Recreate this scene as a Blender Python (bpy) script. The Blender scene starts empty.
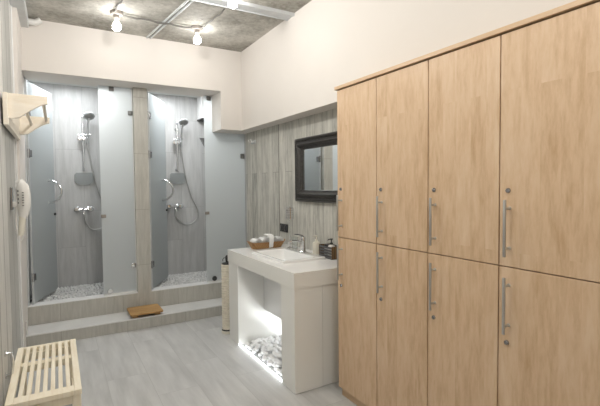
import bpy, bmesh, math, random
from mathutils import Vector, Matrix
random.seed(7)
PI = math.pi
COL = bpy.context.scene.collection
# ------------------------------------------------------------------ materials
def mat(name):
    m = bpy.data.materials.new(name); m.use_nodes = True
    nt = m.node_tree; b = nt.nodes['Principled BSDF']
    return m, nt, b
def L(nt, a, b): nt.links.new(a, b)
def N(nt, t, **kw):
    n = nt.nodes.new(t)
    for k, v in kw.items(): setattr(n, k, v)
    return n
def simple(name, col, rough=.5, metal=0, bump=0, bscale=60, spec=.5, trans=0, coat=0, var=0, vscale=3):
    m, nt, b = mat(name)
    b.inputs['Base Color'].default_value = (*col, 1); b.inputs['Roughness'].default_value = rough
    b.inputs['Metallic'].default_value = metal; b.inputs['Specular IOR Level'].default_value = spec
    b.inputs['Transmission Weight'].default_value = trans; b.inputs['Coat Weight'].default_value = coat
    geo = N(nt, 'ShaderNodeNewGeometry')
    if bump:
        n = N(nt, 'ShaderNodeTexNoise'); n.inputs['Scale'].default_value = bscale; n.inputs['Detail'].default_value = 4
        L(nt, geo.outputs['Position'], n.inputs['Vector'])
        bp = N(nt, 'ShaderNodeBump'); bp.inputs['Strength'].default_value = bump; bp.inputs['Distance'].default_value = .01
        L(nt, n.outputs['Fac'], bp.inputs['Height']); L(nt, bp.outputs['Normal'], b.inputs['Normal'])
    if var:
        n = N(nt, 'ShaderNodeTexNoise'); n.inputs['Scale'].default_value = vscale; n.inputs['Detail'].default_value = 5
        L(nt, geo.outputs['Position'], n.inputs['Vector'])
        r = N(nt, 'ShaderNodeValToRGB'); r.color_ramp.elements[0].position = .3; r.color_ramp.elements[1].position = .7
        r.color_ramp.elements[0].color = (*[c*(1-var) for c in col], 1); r.color_ramp.elements[1].color = (*[min(1, c*(1+var)) for c in col], 1)
        L(nt, n.outputs['Fac'], r.inputs['Fac']); L(nt, r.outputs['Color'], b.inputs['Base Color'])
    return m
def emit(name, col, s):
    m, nt, b = mat(name)
    b.inputs['Base Color'].default_value = (*col, 1)
    b.inputs['Emission Color'].default_value = (*col, 1); b.inputs['Emission Strength'].default_value = s
    return m
def planks(name, axes, stave, length, c0, c1, c2, rough=.45, grain=1., knots=.5, gap=(.3, .3, .3), gapw=.0008, stretch=9, var=.35, streak=.5, bump=.05, blotch=2.0, spec=.4, rng=.33):
    """staved wood look. axes = (long axis, cross axis) as indices of world position"""
    m, nt, b = mat(name)
    geo = N(nt, 'ShaderNodeNewGeometry'); sp = N(nt, 'ShaderNodeSeparateXYZ'); L(nt, geo.outputs['Position'], sp.inputs[0])
    cb = N(nt, 'ShaderNodeCombineXYZ'); L(nt, sp.outputs[axes[0]], cb.inputs[0]); L(nt, sp.outputs[axes[1]], cb.inputs[1])
    br = N(nt, 'ShaderNodeTexBrick'); br.offset = .37; br.offset_frequency = 2; br.squash = 1
    br.inputs['Scale'].default_value = 1; br.inputs['Brick Width'].default_value = length; br.inputs['Row Height'].default_value = stave
    br.inputs['Mortar Size'].default_value = gapw; br.inputs['Mortar Smooth'].default_value = 0; br.inputs['Bias'].default_value = 0
    br.inputs['Color1'].default_value = (0, 0, 0, 1); br.inputs['Color2'].default_value = (1, 1, 1, 1); br.inputs['Mortar'].default_value = (.5, .5, .5, 1)
    L(nt, cb.outputs[0], br.inputs['Vector'])
    # per plank offset makes the grain differ from plank to plank
    sc = N(nt, 'ShaderNodeVectorMath', operation='MULTIPLY'); sc.inputs[1].default_value = (1, stretch, 1); L(nt, cb.outputs[0], sc.inputs[0])
    off = N(nt, 'ShaderNodeVectorMath', operation='MULTIPLY_ADD'); L(nt, br.outputs['Color'], off.inputs[0]); off.inputs[1].default_value = (7.3, 3.1, 9.7); L(nt, sc.outputs[0], off.inputs[2])
    n1 = N(nt, 'ShaderNodeTexNoise'); n1.inputs['Scale'].default_value = 3.2*grain; n1.inputs['Detail'].default_value = 7; n1.inputs['Distortion'].default_value = .6
    L(nt, off.outputs[0], n1.inputs['Vector'])
    n2 = N(nt, 'ShaderNodeTexNoise'); n2.inputs['Scale'].default_value = 14*grain; n2.inputs['Detail'].default_value = 5; n2.inputs['Roughness'].default_value = .7
    L(nt, off.outputs[0], n2.inputs['Vector'])
    n3 = N(nt, 'ShaderNodeTexNoise'); n3.inputs['Scale'].default_value = blotch; n3.inputs['Detail'].default_value = 3; L(nt, off.outputs[0], n3.inputs['Vector'])
    a = N(nt, 'ShaderNodeMath', operation='MULTIPLY_ADD'); L(nt, n2.outputs['Fac'], a.inputs[0]); a.inputs[1].default_value = streak; L(nt, n1.outputs['Fac'], a.inputs[2])
    a2 = N(nt, 'ShaderNodeMath', operation='MULTIPLY_ADD'); L(nt, n3.outputs['Fac'], a2.inputs[0]); a2.inputs[1].default_value = knots; L(nt, a.outputs[0], a2.inputs[2])
    a3 = N(nt, 'ShaderNodeMath', operation='MULTIPLY_ADD'); L(nt, br.outputs['Color'], a3.inputs[0]); a3.inputs[1].default_value = var; L(nt, a2.outputs[0], a3.inputs[2])
    mid = .5+streak*.5+knots*.5+var*.5
    mr = N(nt, 'ShaderNodeMapRange'); mr.inputs['From Min'].default_value = mid-rng; mr.inputs['From Max'].default_value = mid+rng; L(nt, a3.outputs[0], mr.inputs['Value'])
    r = N(nt, 'ShaderNodeValToRGB'); e = r.color_ramp.elements; e[0].position = 0; e[0].color = (*c0, 1); e[1].position = 1; e[1].color = (*c2, 1)
    k = e.new(.5); k.color = (*c1, 1); L(nt, mr.outputs[0], r.inputs['Fac'])
    mx = N(nt, 'ShaderNodeMix', data_type='RGBA'); L(nt, br.outputs['Fac'], mx.inputs['Factor']); L(nt, r.outputs['Color'], mx.inputs['A']); mx.inputs['B'].default_value = (*gap, 1)
    L(nt, mx.outputs['Result'], b.inputs['Base Color']); b.inputs['Roughness'].default_value = rough; b.inputs['Specular IOR Level'].default_value = spec
    bp = N(nt, 'ShaderNodeBump'); bp.inputs['Strength'].default_value = bump; bp.inputs['Distance'].default_value = .004
    L(nt, a3.outputs[0], bp.inputs['Height']); L(nt, bp.outputs['Normal'], b.inputs['Normal'])
    return m
def concrete(name):
    m, nt, b = mat(name)
    geo = N(nt, 'ShaderNodeNewGeometry')
    n1 = N(nt, 'ShaderNodeTexNoise'); n1.inputs['Scale'].default_value = 1.6; n1.inputs['Detail'].default_value = 9; n1.inputs['Roughness'].default_value = .62
    n2 = N(nt, 'ShaderNodeTexNoise'); n2.inputs['Scale'].default_value = 26; n2.inputs['Detail'].default_value = 6; n2.inputs['Roughness'].default_value = .7
    v = N(nt, 'ShaderNodeTexVoronoi'); v.inputs['Scale'].default_value = 24
    for n in (n1, n2, v): L(nt, geo.outputs['Position'], n.inputs['Vector'])
    a = N(nt, 'ShaderNodeMath', operation='MULTIPLY_ADD'); L(nt, n2.outputs['Fac'], a.inputs[0]); a.inputs[1].default_value = .45; L(nt, n1.outputs['Fac'], a.inputs[2])
    r = N(nt, 'ShaderNodeValToRGB'); e = r.color_ramp.elements; e[0].position = .52; e[0].color = (.19, .18, .15, 1); e[1].position = .88; e[1].color = (.62, .60, .55, 1)
    L(nt, a.outputs[0], r.inputs['Fac'])
    pr = N(nt, 'ShaderNodeValToRGB'); pr.color_ramp.elements[0].position = .07; pr.color_ramp.elements[0].color = (.55, .55, .55, 1); pr.color_ramp.elements[1].position = .14; pr.color_ramp.elements[1].color = (1, 1, 1, 1)
    L(nt, v.outputs['Distance'], pr.inputs['Fac'])
    mx = N(nt, 'ShaderNodeMix', data_type='RGBA', blend_type='MULTIPLY'); mx.inputs['Factor'].default_value = .6
    L(nt, r.outputs['Color'], mx.inputs['A']); L(nt, pr.outputs['Color'], mx.inputs['B']); L(nt, mx.outputs['Result'], b.inputs['Base Color'])
    b.inputs['Roughness'].default_value = .75
    bp = N(nt, 'ShaderNodeBump'); bp.inputs['Strength'].default_value = .5; bp.inputs['Distance'].default_value = .01
    L(nt, a.outputs[0], bp.inputs['Height']); L(nt, bp.outputs['Normal'], b.inputs['Normal'])
    return m
def frosted(name, col, clear):
    m = bpy.data.materials.new(name); m.use_nodes = True; nt = m.node_tree
    nt.nodes.clear(); out = N(nt, 'ShaderNodeOutputMaterial')
    t = N(nt, 'ShaderNodeBsdfTranslucent'); t.inputs[0].default_value = (*col, 1)
    d = N(nt, 'ShaderNodeBsdfDiffuse'); d.inputs[0].default_value = (*col, 1)
    g = N(nt, 'ShaderNodeBsdfGlossy'); g.inputs['Roughness'].default_value = .25
    tr = N(nt, 'ShaderNodeBsdfTransparent'); tr.inputs[0].default_value = (.94, .96, .96, 1)
    m1 = N(nt, 'ShaderNodeMixShader'); m1.inputs[0].default_value = .30; L(nt, t.outputs[0], m1.inputs[1]); L(nt, d.outputs[0], m1.inputs[2])
    m2 = N(nt, 'ShaderNodeMixShader'); m2.inputs[0].default_value = clear; L(nt, m1.outputs[0], m2.inputs[1]); L(nt, tr.outputs[0], m2.inputs[2])
    m3 = N(nt, 'ShaderNodeMixShader'); m3.inputs[0].default_value = .06; L(nt, m2.outputs[0], m3.inputs[1]); L(nt, g.outputs[0], m3.inputs[2])
    L(nt, m3.outputs[0], out.inputs[0]); return m
M = {}
M['plaster'] = simple('cream_plaster', (.72, .68, .637), .85, bump=.08, bscale=90, var=.015, vscale=2)
M['plaster_white'] = simple('white_plaster', (.68, .68, .66), .85, bump=.05, bscale=90)
M['concrete'] = concrete('rough_concrete')
M['floor'] = planks('grey_floor_planks', (1, 0), .295, 1.17, (.42, .42, .415), (.51, .51, .505), (.60, .60, .59), rough=.30, grain=.55, gap=(.40, .40, .39), gapw=.0015, stretch=7, var=.12, knots=.8, streak=.35, bump=.02, blotch=1.2, spec=.5)
M['tile_beige'] = planks('beige_wood_look_tile', (2, 0), .60, .62, (.36, .35, .315), (.48, .47, .43), (.60, .59, .545), rng=.5, rough=.4, grain=1.4, gap=(.3, .28, .24), gapw=.002, stretch=9, var=.18, knots=.4, streak=.5)
M['tile_grey'] = planks('grey_wood_look_tile', (2, 0), .30, 1.2, (.33, .33, .325), (.47, .47, .465), (.60, .60, .595), rough=.35, rng=.6, grain=.9, gap=(.3, .3, .3), gapw=.0015, stretch=8, var=.14, knots=.5, streak=.4)
M['tile_grey_side'] = planks('grey_wood_look_tile_side', (2, 1), .30, 1.2, (.33, .33, .325), (.47, .47, .465), (.60, .60, .595), rough=.35, rng=.6, grain=.9, gap=(.3, .3, .3), gapw=.0015, stretch=8, var=.14, knots=.5, streak=.4)
M['tile_top'] = simple('grey_tile_top', (.64, .64, .63), .35, var=.06, vscale=5)
M['barnwood'] = planks('weathered_grey_wood', (2, 1), .145, 2.6, (.26, .255, .23), (.50, .49, .445), (.68, .67, .61), rng=.45, rough=.6, grain=1.5, gap=(.24, .235, .21), gapw=.0022, stretch=6, var=.30, knots=.7, streak=.6, bump=.15, blotch=3)
M['whitewood'] = planks('whitewashed_boards', (2, 1), .31, 5.5, (.42, .415, .39), (.58, .57, .54), (.72, .715, .69), rough=.6, grain=1.2, gap=(.22, .215, .20), gapw=.010, stretch=14, var=.75, knots=.3, streak=.6)
M['maple'] = planks('maple_laminate', (2, 1), .083, 1.9, (.49, .31, .17), (.655, .468, .305), (.735, .565, .405), rough=.42, grain=1.3, gap=(.60, .41, .25), gapw=0.0, stretch=5.0, var=.22, knots=.9, streak=.8, bump=.01, blotch=6.5, spec=.35, rng=.58)
M['maple_edge'] = planks('maple_laminate_edge', (1, 2), .0822, 1.5, (.54, .37, .22), (.62, .44, .28), (.67, .50, .34), rough=.42, gapw=0, knots=.3, var=.1)
M['dark_gap'] = simple('door_gap_shade', (.10, .075, .055), .7)
M['pine'] = planks('pale_pine', (1, 0), .5, 4, (.80, .70, .52), (.88, .80, .64), (.92, .86, .72), rough=.5, grain=1.2, gapw=0, stretch=10, var=0, knots=.3)
M['pine_rack'] = planks('pale_pine_rack', (0, 2), .5, 4, (.76, .65, .50), (.83, .76, .65), (.87, .82, .74), rough=.55, grain=1.0, gapw=0, stretch=6, var=0, knots=.5)
M['teak'] = planks('golden_teak', (0, 1), .055, 3, (.33, .18, .06), (.46, .27, .10), (.56, .35, .15), rough=.45, grain=1.4, gapw=.0005, gap=(.2, .11, .04), stretch=8, var=.2)
M['chrome'] = simple('chrome', (.74, .75, .76), .12, 1)
M['chrome_dark'] = simple('dark_chrome', (.38, .38, .39), .22, 1)
M['steel'] = simple('brushed_steel', (.50, .50, .49), .38, .85)
M['steel_light'] = simple('galvanised_steel', (.62, .64, .65), .45, .3, var=.05, vscale=12)
M['white'] = simple('white_gloss', (.80, .80, .79), .22, coat=.3)
M['counter'] = simple('white_quartz_top', (.93, .925, .915), .12, coat=.3, var=.01)
M['counter_side'] = simple('greige_stone_side', (.84, .835, .80), .2, var=.015, vscale=3)
M['ceramic'] = simple('white_ceramic', (.82, .82, .81), .08, coat=.5)
M['plastic_white'] = simple('white_plastic', (.74, .73, .70), .35)
M['plastic_cream'] = simple('cream_plastic', (.72, .69, .60), .35)
M['steel_dark'] = simple('dark_nickel', (.16, .16, .155), .4, .4)
M['black'] = simple('black_plastic', (.02, .02, .02), .35)
M['dark_metal'] = simple('dark_steel', (.07, .07, .07), .4, .7)
M['stone'] = simple('white_pebble', (.88, .88, .88), .5, var=.05, vscale=14, bump=.1, bscale=40)
M['pebA'] = simple('pale_grey_pebble', (.66, .66, .65), .45, var=.25, vscale=22)
M['grout'] = simple('dark_pebble_bed', (.05, .048, .045), .8)
M['towel'] = simple('white_terry', (.82, .82, .81), .95, bump=.6, bscale=300)
M['frame'] = simple('carved_dark_wood', (.035, .033, .030), .38, bump=.5, bscale=70, var=.4, vscale=60)
M['mirror'] = simple('mirror_silver', (.88, .90, .90), .015, 1)
M['glass'] = frosted('frosted_glass', (.86, .885, .89), .10)
M['glass_door'] = frosted('frosted_door_glass', (.84, .87, .88), .25)
M['clear'] = simple('clear_glass', (.9, .93, .93), .03, trans=1)
M['dish'] = frosted('translucent_plastic', (.60, .62, .62), .5)
M['bulb'] = emit('lit_bulb', (1, .98, .95), 75)
M['led'] = emit('led_strip', (.95, .98, 1), 8)
M['led_back'] = emit('led_strip_back', (.95, .98, 1), 34)
M['sealwhite'] = simple('white_edge_profile', (.78, .78, .77), .4)
M['cable'] = simple('grey_cable', (.16, .155, .14), .6)
M['ceramic_lamp'] = simple('brown_ceramic', (.30, .27, .24), .4, var=.15)
def wicker(name, c0, c1, s=60):
    m, nt, b = mat(name)
    geo = N(nt, 'ShaderNodeNewGeometry')
    w = N(nt, 'ShaderNodeTexWave', wave_type='BANDS', bands_direction='Z'); w.inputs['Scale'].default_value = s; w.inputs['Distortion'].default_value = 2
    w2 = N(nt, 'ShaderNodeTexWave', wave_type='BANDS', bands_direction='DIAGONAL'); w2.inputs['Scale'].default_value = s*.6; w2.inputs['Distortion'].default_value = 1
    L(nt, geo.outputs['Position'], w.inputs['Vector']); L(nt, geo.outputs['Position'], w2.inputs['Vector'])
    mu = N(nt, 'ShaderNodeMath', operation='MULTIPLY'); L(nt, w.outputs['Fac'], mu.inputs[0]); L(nt, w2.outputs['Fac'], mu.inputs[1])
    r = N(nt, 'ShaderNodeValToRGB'); r.color_ramp.elements[0].color = (*c0, 1); r.color_ramp.elements[1].color = (*c1, 1); r.color_ramp.elements[1].position = .6
    L(nt, mu.outputs[0], r.inputs['Fac']); L(nt, r.outputs['Color'], b.inputs['Base Color']); b.inputs['Roughness'].default_value = .7
    bp = N(nt, 'ShaderNodeBump'); bp.inputs['Strength'].default_value = .6; bp.inputs['Distance'].default_value = .004; L(nt, mu.outputs[0], bp.inputs['Height']); L(nt, bp.outputs['Normal'], b.inputs['Normal'])
    return m
M['wicker'] = wicker('honey_wicker', (.26, .13, .045), (.50, .30, .13))
M['rope'] = simple('cream_rope', (.76, .71, .60), .85, bump=.4, bscale=180, var=.08, vscale=40)
M['caddy_wood'] = planks('brown_slatted_wood', (2, 0), .02, .5, (.10, .055, .02), (.20, .12, .05), (.30, .19, .09), rough=.4, gapw=.002, gap=(.03, .02, .01))
M['caddy_dark'] = simple('dark_grey_weave', (.10, .10, .10), .5, bump=.6, bscale=160)

# ------------------------------------------------------------------ geometry helpers
def box(bm, x0, x1, y0, y1, z0, z1, bev=0, seg=2):
    r = bmesh.ops.create_cube(bm, size=1)
    v = r['verts']
    bmesh.ops.scale(bm, vec=(x1-x0, y1-y0, z1-z0), verts=v); bmesh.ops.translate(bm, vec=((x0+x1)/2, (y0+y1)/2, (z0+z1)/2), verts=v)
    if bev:
        es = list({e for q in v for e in q.link_edges})
        bmesh.ops.bevel(bm, geom=es, offset=bev, segments=seg, profile=.5, affect='EDGES')
    return bm
def frame_of(d):
    d = d.normalized(); a = Vector((0, 0, 1)) if abs(d.z) < .95 else Vector((1, 0, 0))
    u = d.cross(a).normalized(); return u, d.cross(u).normalized()
def tube(bm, pts, rad, seg=12, caps=True):
    pts = [Vector(p) for p in pts]; n = len(pts)
    rs = rad if isinstance(rad, (list, tuple)) else [rad]*n
    rings = []; u = None
    for i, p in enumerate(pts):
        d = (pts[min(i+1, n-1)]-pts[max(i-1, 0)])
        if u is None: u, w = frame_of(d)
        else:
            d = d.normalized(); u = (u-d*u.dot(d)).normalized(); w = d.cross(u).normalized()
        rr = rs[i]; ra, rb = rr if isinstance(rr, tuple) else (rr, rr)
        rings.append([bm.verts.new(p+u*(ra*math.cos(2*PI*k/seg))+w*(rb*math.sin(2*PI*k/seg))) for k in range(seg)])
    for i in range(n-1):
        for k in range(seg): bm.faces.new((rings[i][k], rings[i][(k+1) % seg], rings[i+1][(k+1) % seg], rings[i+1][k]))
    if caps: bm.faces.new(rings[0][::-1]); bm.faces.new(rings[-1])
    return bm
def lathe(bm, prof, c=(0, 0, 0), axis='z', seg=28):
    """prof: (radius, height) list along the axis"""
    c = Vector(c); rings = []
    ax = {'x': (Vector((1, 0, 0)), Vector((0, 1, 0)), Vector((0, 0, 1))), 'y': (Vector((0, 1, 0)), Vector((0, 0, 1)), Vector((1, 0, 0))), 'z': (Vector((0, 0, 1)), Vector((1, 0, 0)), Vector((0, 1, 0)))}[axis] if isinstance(axis, str) else (Vector(axis).normalized(), *frame_of(Vector(axis)))
    for r, h in prof: rings.append([bm.verts.new(c+ax[0]*h+ax[1]*(r*math.cos(2*PI*k/seg))+ax[2]*(r*math.sin(2*PI*k/seg))) for k in range(seg)])
    for i in range(len(rings)-1):
        for k in range(seg): bm.faces.new((rings[i][k], rings[i][(k+1) % seg], rings[i+1][(k+1) % seg], rings[i+1][k]))
    if prof[0][0] > 1e-4: bm.faces.new(rings[0][::-1])
    if prof[-1][0] > 1e-4: bm.faces.new(rings[-1])
    bmesh.ops.remove_doubles(bm, verts=[v for r in rings for v in r], dist=1e-6)
    return bm
def prism(bm, poly, a0, a1, axis='y'):
    """poly of 2-D points extruded along axis: y->(x,z), x->(y,z), z->(x,y)"""
    def P(p, a): return {'y': (p[0], a, p[1]), 'x': (a, p[0], p[1]), 'z': (p[0], p[1], a)}[axis]
    A = [bm.verts.new(P(p, a0)) for p in poly]; B = [bm.verts.new(P(p, a1)) for p in poly]
    n = len(poly); bm.faces.new(A[::-1]); bm.faces.new(B)
    for k in range(n): bm.faces.new((A[k], A[(k+1) % n], B[(k+1) % n], B[k]))
    return bm
def obj(name, bm, m, parent=None, smooth=False, origin=None, xf=None, bev=0):
    """link a mesh; verts are given in world space"""
    bmesh.ops.recalc_face_normals(bm, faces=bm.faces)
    if xf is not None: bm.transform(xf)
    if parent is not None: o0 = Vector(parent['_w'])
    elif origin is not None: o0 = Vector(origin)
    else:
        xs = [v.co for v in bm.verts]
        o0 = Vector(((min(v.x for v in xs)+max(v.x for v in xs))/2, (min(v.y for v in xs)+max(v.y for v in xs))/2, min(v.z for v in xs)))
    bmesh.ops.translate(bm, vec=-o0, verts=bm.verts)
    me = bpy.data.meshes.new(name); bm.to_mesh(me); bm.free(); me.materials.append(m)
    if smooth:
        for p in me.polygons: p.use_smooth = True
        try: me.set_sharp_from_angle(angle=math.radians(40))
        except Exception: pass
    o = bpy.data.objects.new(name, me); COL.objects.link(o)
    o['_w'] = tuple(o0)
    if parent is not None: o.parent = parent
    else: o.location = o0
    if bev:
        md = o.modifiers.new('bevel', 'BEVEL'); md.width = bev; md.segments = 2; md.limit_method = 'ANGLE'; md.angle_limit = math.radians(50)
    return o
def thing(name, label, cat, loc, group=None):
    o = bpy.data.objects.new(name, None); COL.objects.link(o); o.location = loc; o['_w'] = tuple(loc); o.empty_display_size = .05
    o['label'] = label; o['category'] = cat
    if group: o['group'] = group
    return o
def tag(o, label, cat, group=None, kind=None):
    o['label'] = label; o['category'] = cat
    if group: o['group'] = group
    if kind: o['kind'] = kind
    return o
def struct(name, bm, m, parent=None, bev=0, smooth=False):
    o = obj(name, bm, m, parent, bev=bev, smooth=smooth); o['kind'] = 'structure'; return o
def nb(): return bmesh.new()
def B(*a, **k): return box(bmesh.new(), *a, **k)

# ------------------------------------------------------------------ the room
XL, XW, XU = -.285, 2.09, 1.93         # left wall, timber right wall, upper right bulkhead
H, YF, YB = 3.07, 4.70, -2.3           # ceiling, face of upper end wall, wall behind the camera
YG, YS, ZS = 5.02, 5.87, .27           # glass line, shower back wall, shower floor
ZL = .308                              # ledge height
struct('floor', B(XL-.15, XW+.15, YB-.1, 4.64, -.1, 0), M['floor'])
struct('ceiling', B(XL-.15, XW+.15, YB-.1, YF+.45, H, H+.12), M['concrete'])
struct('wall_left', B(XL-.12, XL, YB, 4.22, -.02, H), M['whitewood'])
def lean(y0, y1, z0, z1, a, b):
    wx = lambda z: XL+.040*z/2.8
    return prism(nb(), [(wx(z0)+a, z0), (wx(z0)+b, z0), (wx(z1)+b, z1), (wx(z1)+a, z1)], y0, y1, 'y')
struct('wall_left.001', lean(4.22, 4.97, 0, H, -.12, 0), M['plaster'])
struct('wall_left.002', lean(4.97, YS, 0, 2.80, -.12, 0), M['tile_grey_side'])
struct('wall_right', B(XW, XW+.12, YB, 4.97, -.02, 2.25), M['barnwood'])
struct('wall_right.001', B(XW, XW+.12, 4.97, YS, 0, 2.80), M['tile_grey_side'])
bm = nb(); box(bm, XU, XW+.12, 2.60, YF, 2.15, H); box(bm, XU, XW+.12, YB, 2.60, 2.235, H)
struct('wall_right.002', bm, M['plaster'])
bm = nb(); box(bm, XL, 1.672, YF, 5.10, 2.587, H); box(bm, 1.672, XW+.12, YF, 5.10, 2.15, H)
struct('wall_back', bm, M['plaster'])
struct('wall_back.001', B(XL-.12, XW+.12, YS, YS+.12, 0, 2.80), M['tile_grey'])
struct('ceiling.001', B(XL, XW, 5.10, YS, 2.73, 2.80), M['plaster_white'])
struct('wall_front', B(XL-.12, XW+.12, YB-.12, YB, -.02, H), M['plaster'])
# steps up to the showers
struct('shower_step', B(XL, XW, 4.632, 4.95, 0, .113), M['tile_beige'])
struct('step_tread', B(XL, XW, 4.636, 4.95, .113, .119), M['tile_top'])
struct('trim_1', B(XL, XW, 4.626, 4.636, .108, .1205), M['sealwhite'])
struct('shower_ledge', B(XL, XW, 4.95, 5.09, 0, .304), M['tile_beige'])
bm = nb(); box(bm, XL, .757, 4.946, 5.09, .304, ZL+.003); box(bm, .902, XW, 4.946, 5.09, .304, ZL+.003)
struct('trim_2', bm, M['sealwhite'])
struct('shower_floor', B(XL, XW, 5.09, YS, 0, ZS), M['grout'])
struct('wall_pier', B(0.757, .902, 4.949, 5.10, .304, 2.587), M['tile_beige'])
struct('wall_pier.001', B(.757, .902, 5.10, YS, ZS, 2.73), M['tile_grey_side'])
# vertical cover strips on the left wall
struct('trim_4', B(XL, XL+.010, 4.19, 4.22, 0, H, bev=.004), M['sealwhite'])
struct('trim_5', B(XW-.006, XW, 4.06, 4.10, .9, 2.15), M['barnwood'])
# grey boxed-in duct running along the left edge of the ceiling
t = thing('ceiling_duct', 'grey boxed duct along the ceiling above the left wall', 'duct', (XL+.06, 2.0, H-.09))
obj('duct_body', B(XL, XL+.105, YB, YF, H-.09, H, bev=.008), M['steel_light'], t)
obj('pipe_stub', tube(nb(), [(XL+.09, YF-.06, H-.05), (XL+.16, YF-.06, H-.05), (XL+.20, YF-.06, H-.02)], .028, 14), M['plastic_white'], t, smooth=True)

# ------------------------------------------------------------------ ceiling services
bm = nb()
for s in (-1, 1):
    d = Vector((.130, -1.053, 0)).normalized(); q = Vector((d.y, -d.x, 0))*.018*s
    a = Vector((.885, 4.69, H-.008))+q; b_ = a+d*1.15
    tube(bm, [a, b_], .010, 8)
tag(obj('conduit_pipes', bm, M['steel_light'], smooth=True), 'pair of thin metal conduits crossing the concrete ceiling lengthwise', 'conduit')
t = thing('cable_tray', 'pale grey metal tray across the ceiling beyond the right hand bulbs', 'cable tray', (.9, 3.46, H-.03))
obj('tray_body', B(XL+.11, XU, 3.405, 3.535, H-.022, H), M['steel_light'], t)
obj('tray_lip', B(XL+.11, XU, 3.405, 3.410, H-.030, H-.022), M['steel_light'], t); obj('tray_lip', B(XL+.11, XU, 3.530, 3.535, H-.030, H-.022), M['steel_light'], t)
def wob(a, b, n, sag=.012, seed=1):
    r = random.Random(seed); a, b = Vector(a), Vector(b)
    return [a.lerp(b, i/n)+Vector((0, 0, -sag*abs(math.sin(i/n*PI*3)) if 0 < i < n else 0))+Vector((r.uniform(-.006, .006), r.uniform(-.006, .006), 0)) for i in range(n+1)]
tag(obj('electric_cable', tube(nb(), wob((.54, 4.157, H-.016), (1.22, 4.169, H-.016), 14), .010, 8), M['cable'], smooth=True), 'dark twisted cable linking the two bulbs nearest the end wall', 'cable')
tag(obj('electric_cable', tube(nb(), wob((1.275, 4.15, H-.016), (1.33, 3.60, H-.016), 10, seed=2), .006, 8), M['cable'], smooth=True), 'thin cable from the right bulb towards the ceiling tray', 'cable')
tag(obj('electric_cable', tube(nb(), wob((.49, 4.14, H-.016), (.525, 3.56, H-.016), 10, seed=3), .007, 8), M['cable'], smooth=True), 'thin cable leading forwards from the leftmost ceiling bulb', 'cable')
def ceiling_lamp(x, y, label, zt=H):
    t = thing('ceiling_lamp', label, 'lamp', (x, y, zt-.2), 'bare bulbs on the concrete ceiling')
    obj('base', lathe(nb(), [(.055, 0), (.055, -.018), (.048, -.028), (.026, -.032), (.026, -.055), (0, -.055)], (x, y, zt), seg=24), M['ceramic_lamp'], t, smooth=True)
    obj('socket', lathe(nb(), [(.019, -.05), (.021, -.06), (.021, -.085), (.017, -.09), (0, -.09)], (x, y, zt), seg=20), M['plastic_white'], t, smooth=True)
    obj('bulb', lathe(nb(), [(.014, -.086), (.020, -.094), (.031, -.108), (.037, -.128), (.034, -.148), (.020, -.162), (0, -.166)], (x, y, zt), seg=20), M['bulb'], t, smooth=True)
ceiling_lamp(.512, 4.157, 'lit bare bulb on the ceiling above the left shower, leftmost bulb')
ceiling_lamp(1.25, 4.169, 'lit bare bulb on the ceiling above the right shower, middle bulb')
ceiling_lamp(1.25, 3.20, 'lit bare bulb in front of the grey tray, at the top edge of the photo')

# ------------------------------------------------------------------ lockers
XK = 1.703; Y0 = 2.423; W = .4156; ZB, ZM, ZT = .062, 1.131, 2.150; TH = .019
ord_ = ['nearest the washbasin', 'second from the washbasin', 'third from the washbasin', 'furthest from the washbasin, at the right edge']
def locker(k):
    ya = Y0-k*W; yb = ya-W
    t = thing('locker', 'maple locker column of two stacked doors, %s' % ord_[k], 'locker', (XK+.2, (ya+yb)/2, 0), 'row of maple lockers')
    bm = nb()
    x0 = XK+TH+.002
    e = .0004
    box(bm, x0, XW-.004, yb+e, yb+.018, ZB, ZT); box(bm, x0, XW-.004, ya-.018, ya-e, ZB, ZT)
    box(bm, XW-.012, XW-.004, yb+.018, ya-.018, ZB, ZT)
    for z in (ZB, ZM-.009, ZT-.018): box(bm, x0, XW-.012, yb+.018, ya-.018, z, z+.018)
    box(bm, x0-.0015, x0, yb+e, ya-e, ZM-.006, ZM+.006); 
    obj('carcass', bm, M['maple_edge'] if k else M['maple'], t)
    ed = nb()                                  # dark strips painting the shade in the gaps between doors
    for y in (yb+e, ya-.006): box(ed, x0-.0012, x0-.0002, y, y+.0055, ZB, ZT)
    obj('gap_shade', ed, M['dark_gap'], t)
    for lo, (z0, z1) in enumerate([(ZM+.0025, ZT-.0045), (ZB, ZM-.0025)]):
        g = .0030
        d = obj('door', B(XK, XK+TH, yb+g, ya-g, z0, z1), M['maple'], t, bev=.0012)
        d['label'] = 'lower maple door' if lo else 'upper maple door'
        yh = ya-.050
        za, zb = ((1.426, 1.179) if not lo else (1.088, .839))
        bm = nb(); box(bm, XK-.040, XK-.031, yh-.006, yh+.006, zb, za, bev=.002)
        for z in (za-.037, zb+.035): tube(bm, [(XK-.034, yh, z), (XK-.003, yh, z), (XK, yh, z)], [.0055, .0055, .008], 12)
        obj('handle', bm, M['steel'], d, smooth=True)['label'] = 'brushed steel bar handle'
        zl = 1.466 if not lo else .795
        yl = ya-.043
        lk = obj('lock', lathe(nb(), [(.0, -.008), (.0085, -.008), (.0105, -.006), (.0115, 0)], (XK, yl, zl), 'x', 24), M['chrome_dark'], d, smooth=True)
        lk['label'] = 'round chrome lock'
for k in range(4): locker(k)
tag(obj('locker_top_board', B(XK-.014, XW-.003, Y0-4*W-.01, Y0+.012, ZT+.002, ZT+.024, bev=.002), M['maple_edge']), 'long maple top board lying over all the lockers', 'board')
tag(obj('locker_plinth', B(XK+.018, XW-.02, Y0-4*W+.002, Y0-.02, .003, ZB-.002), M['maple_edge']), 'low maple plinth running under the lockers', 'plinth')

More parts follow.
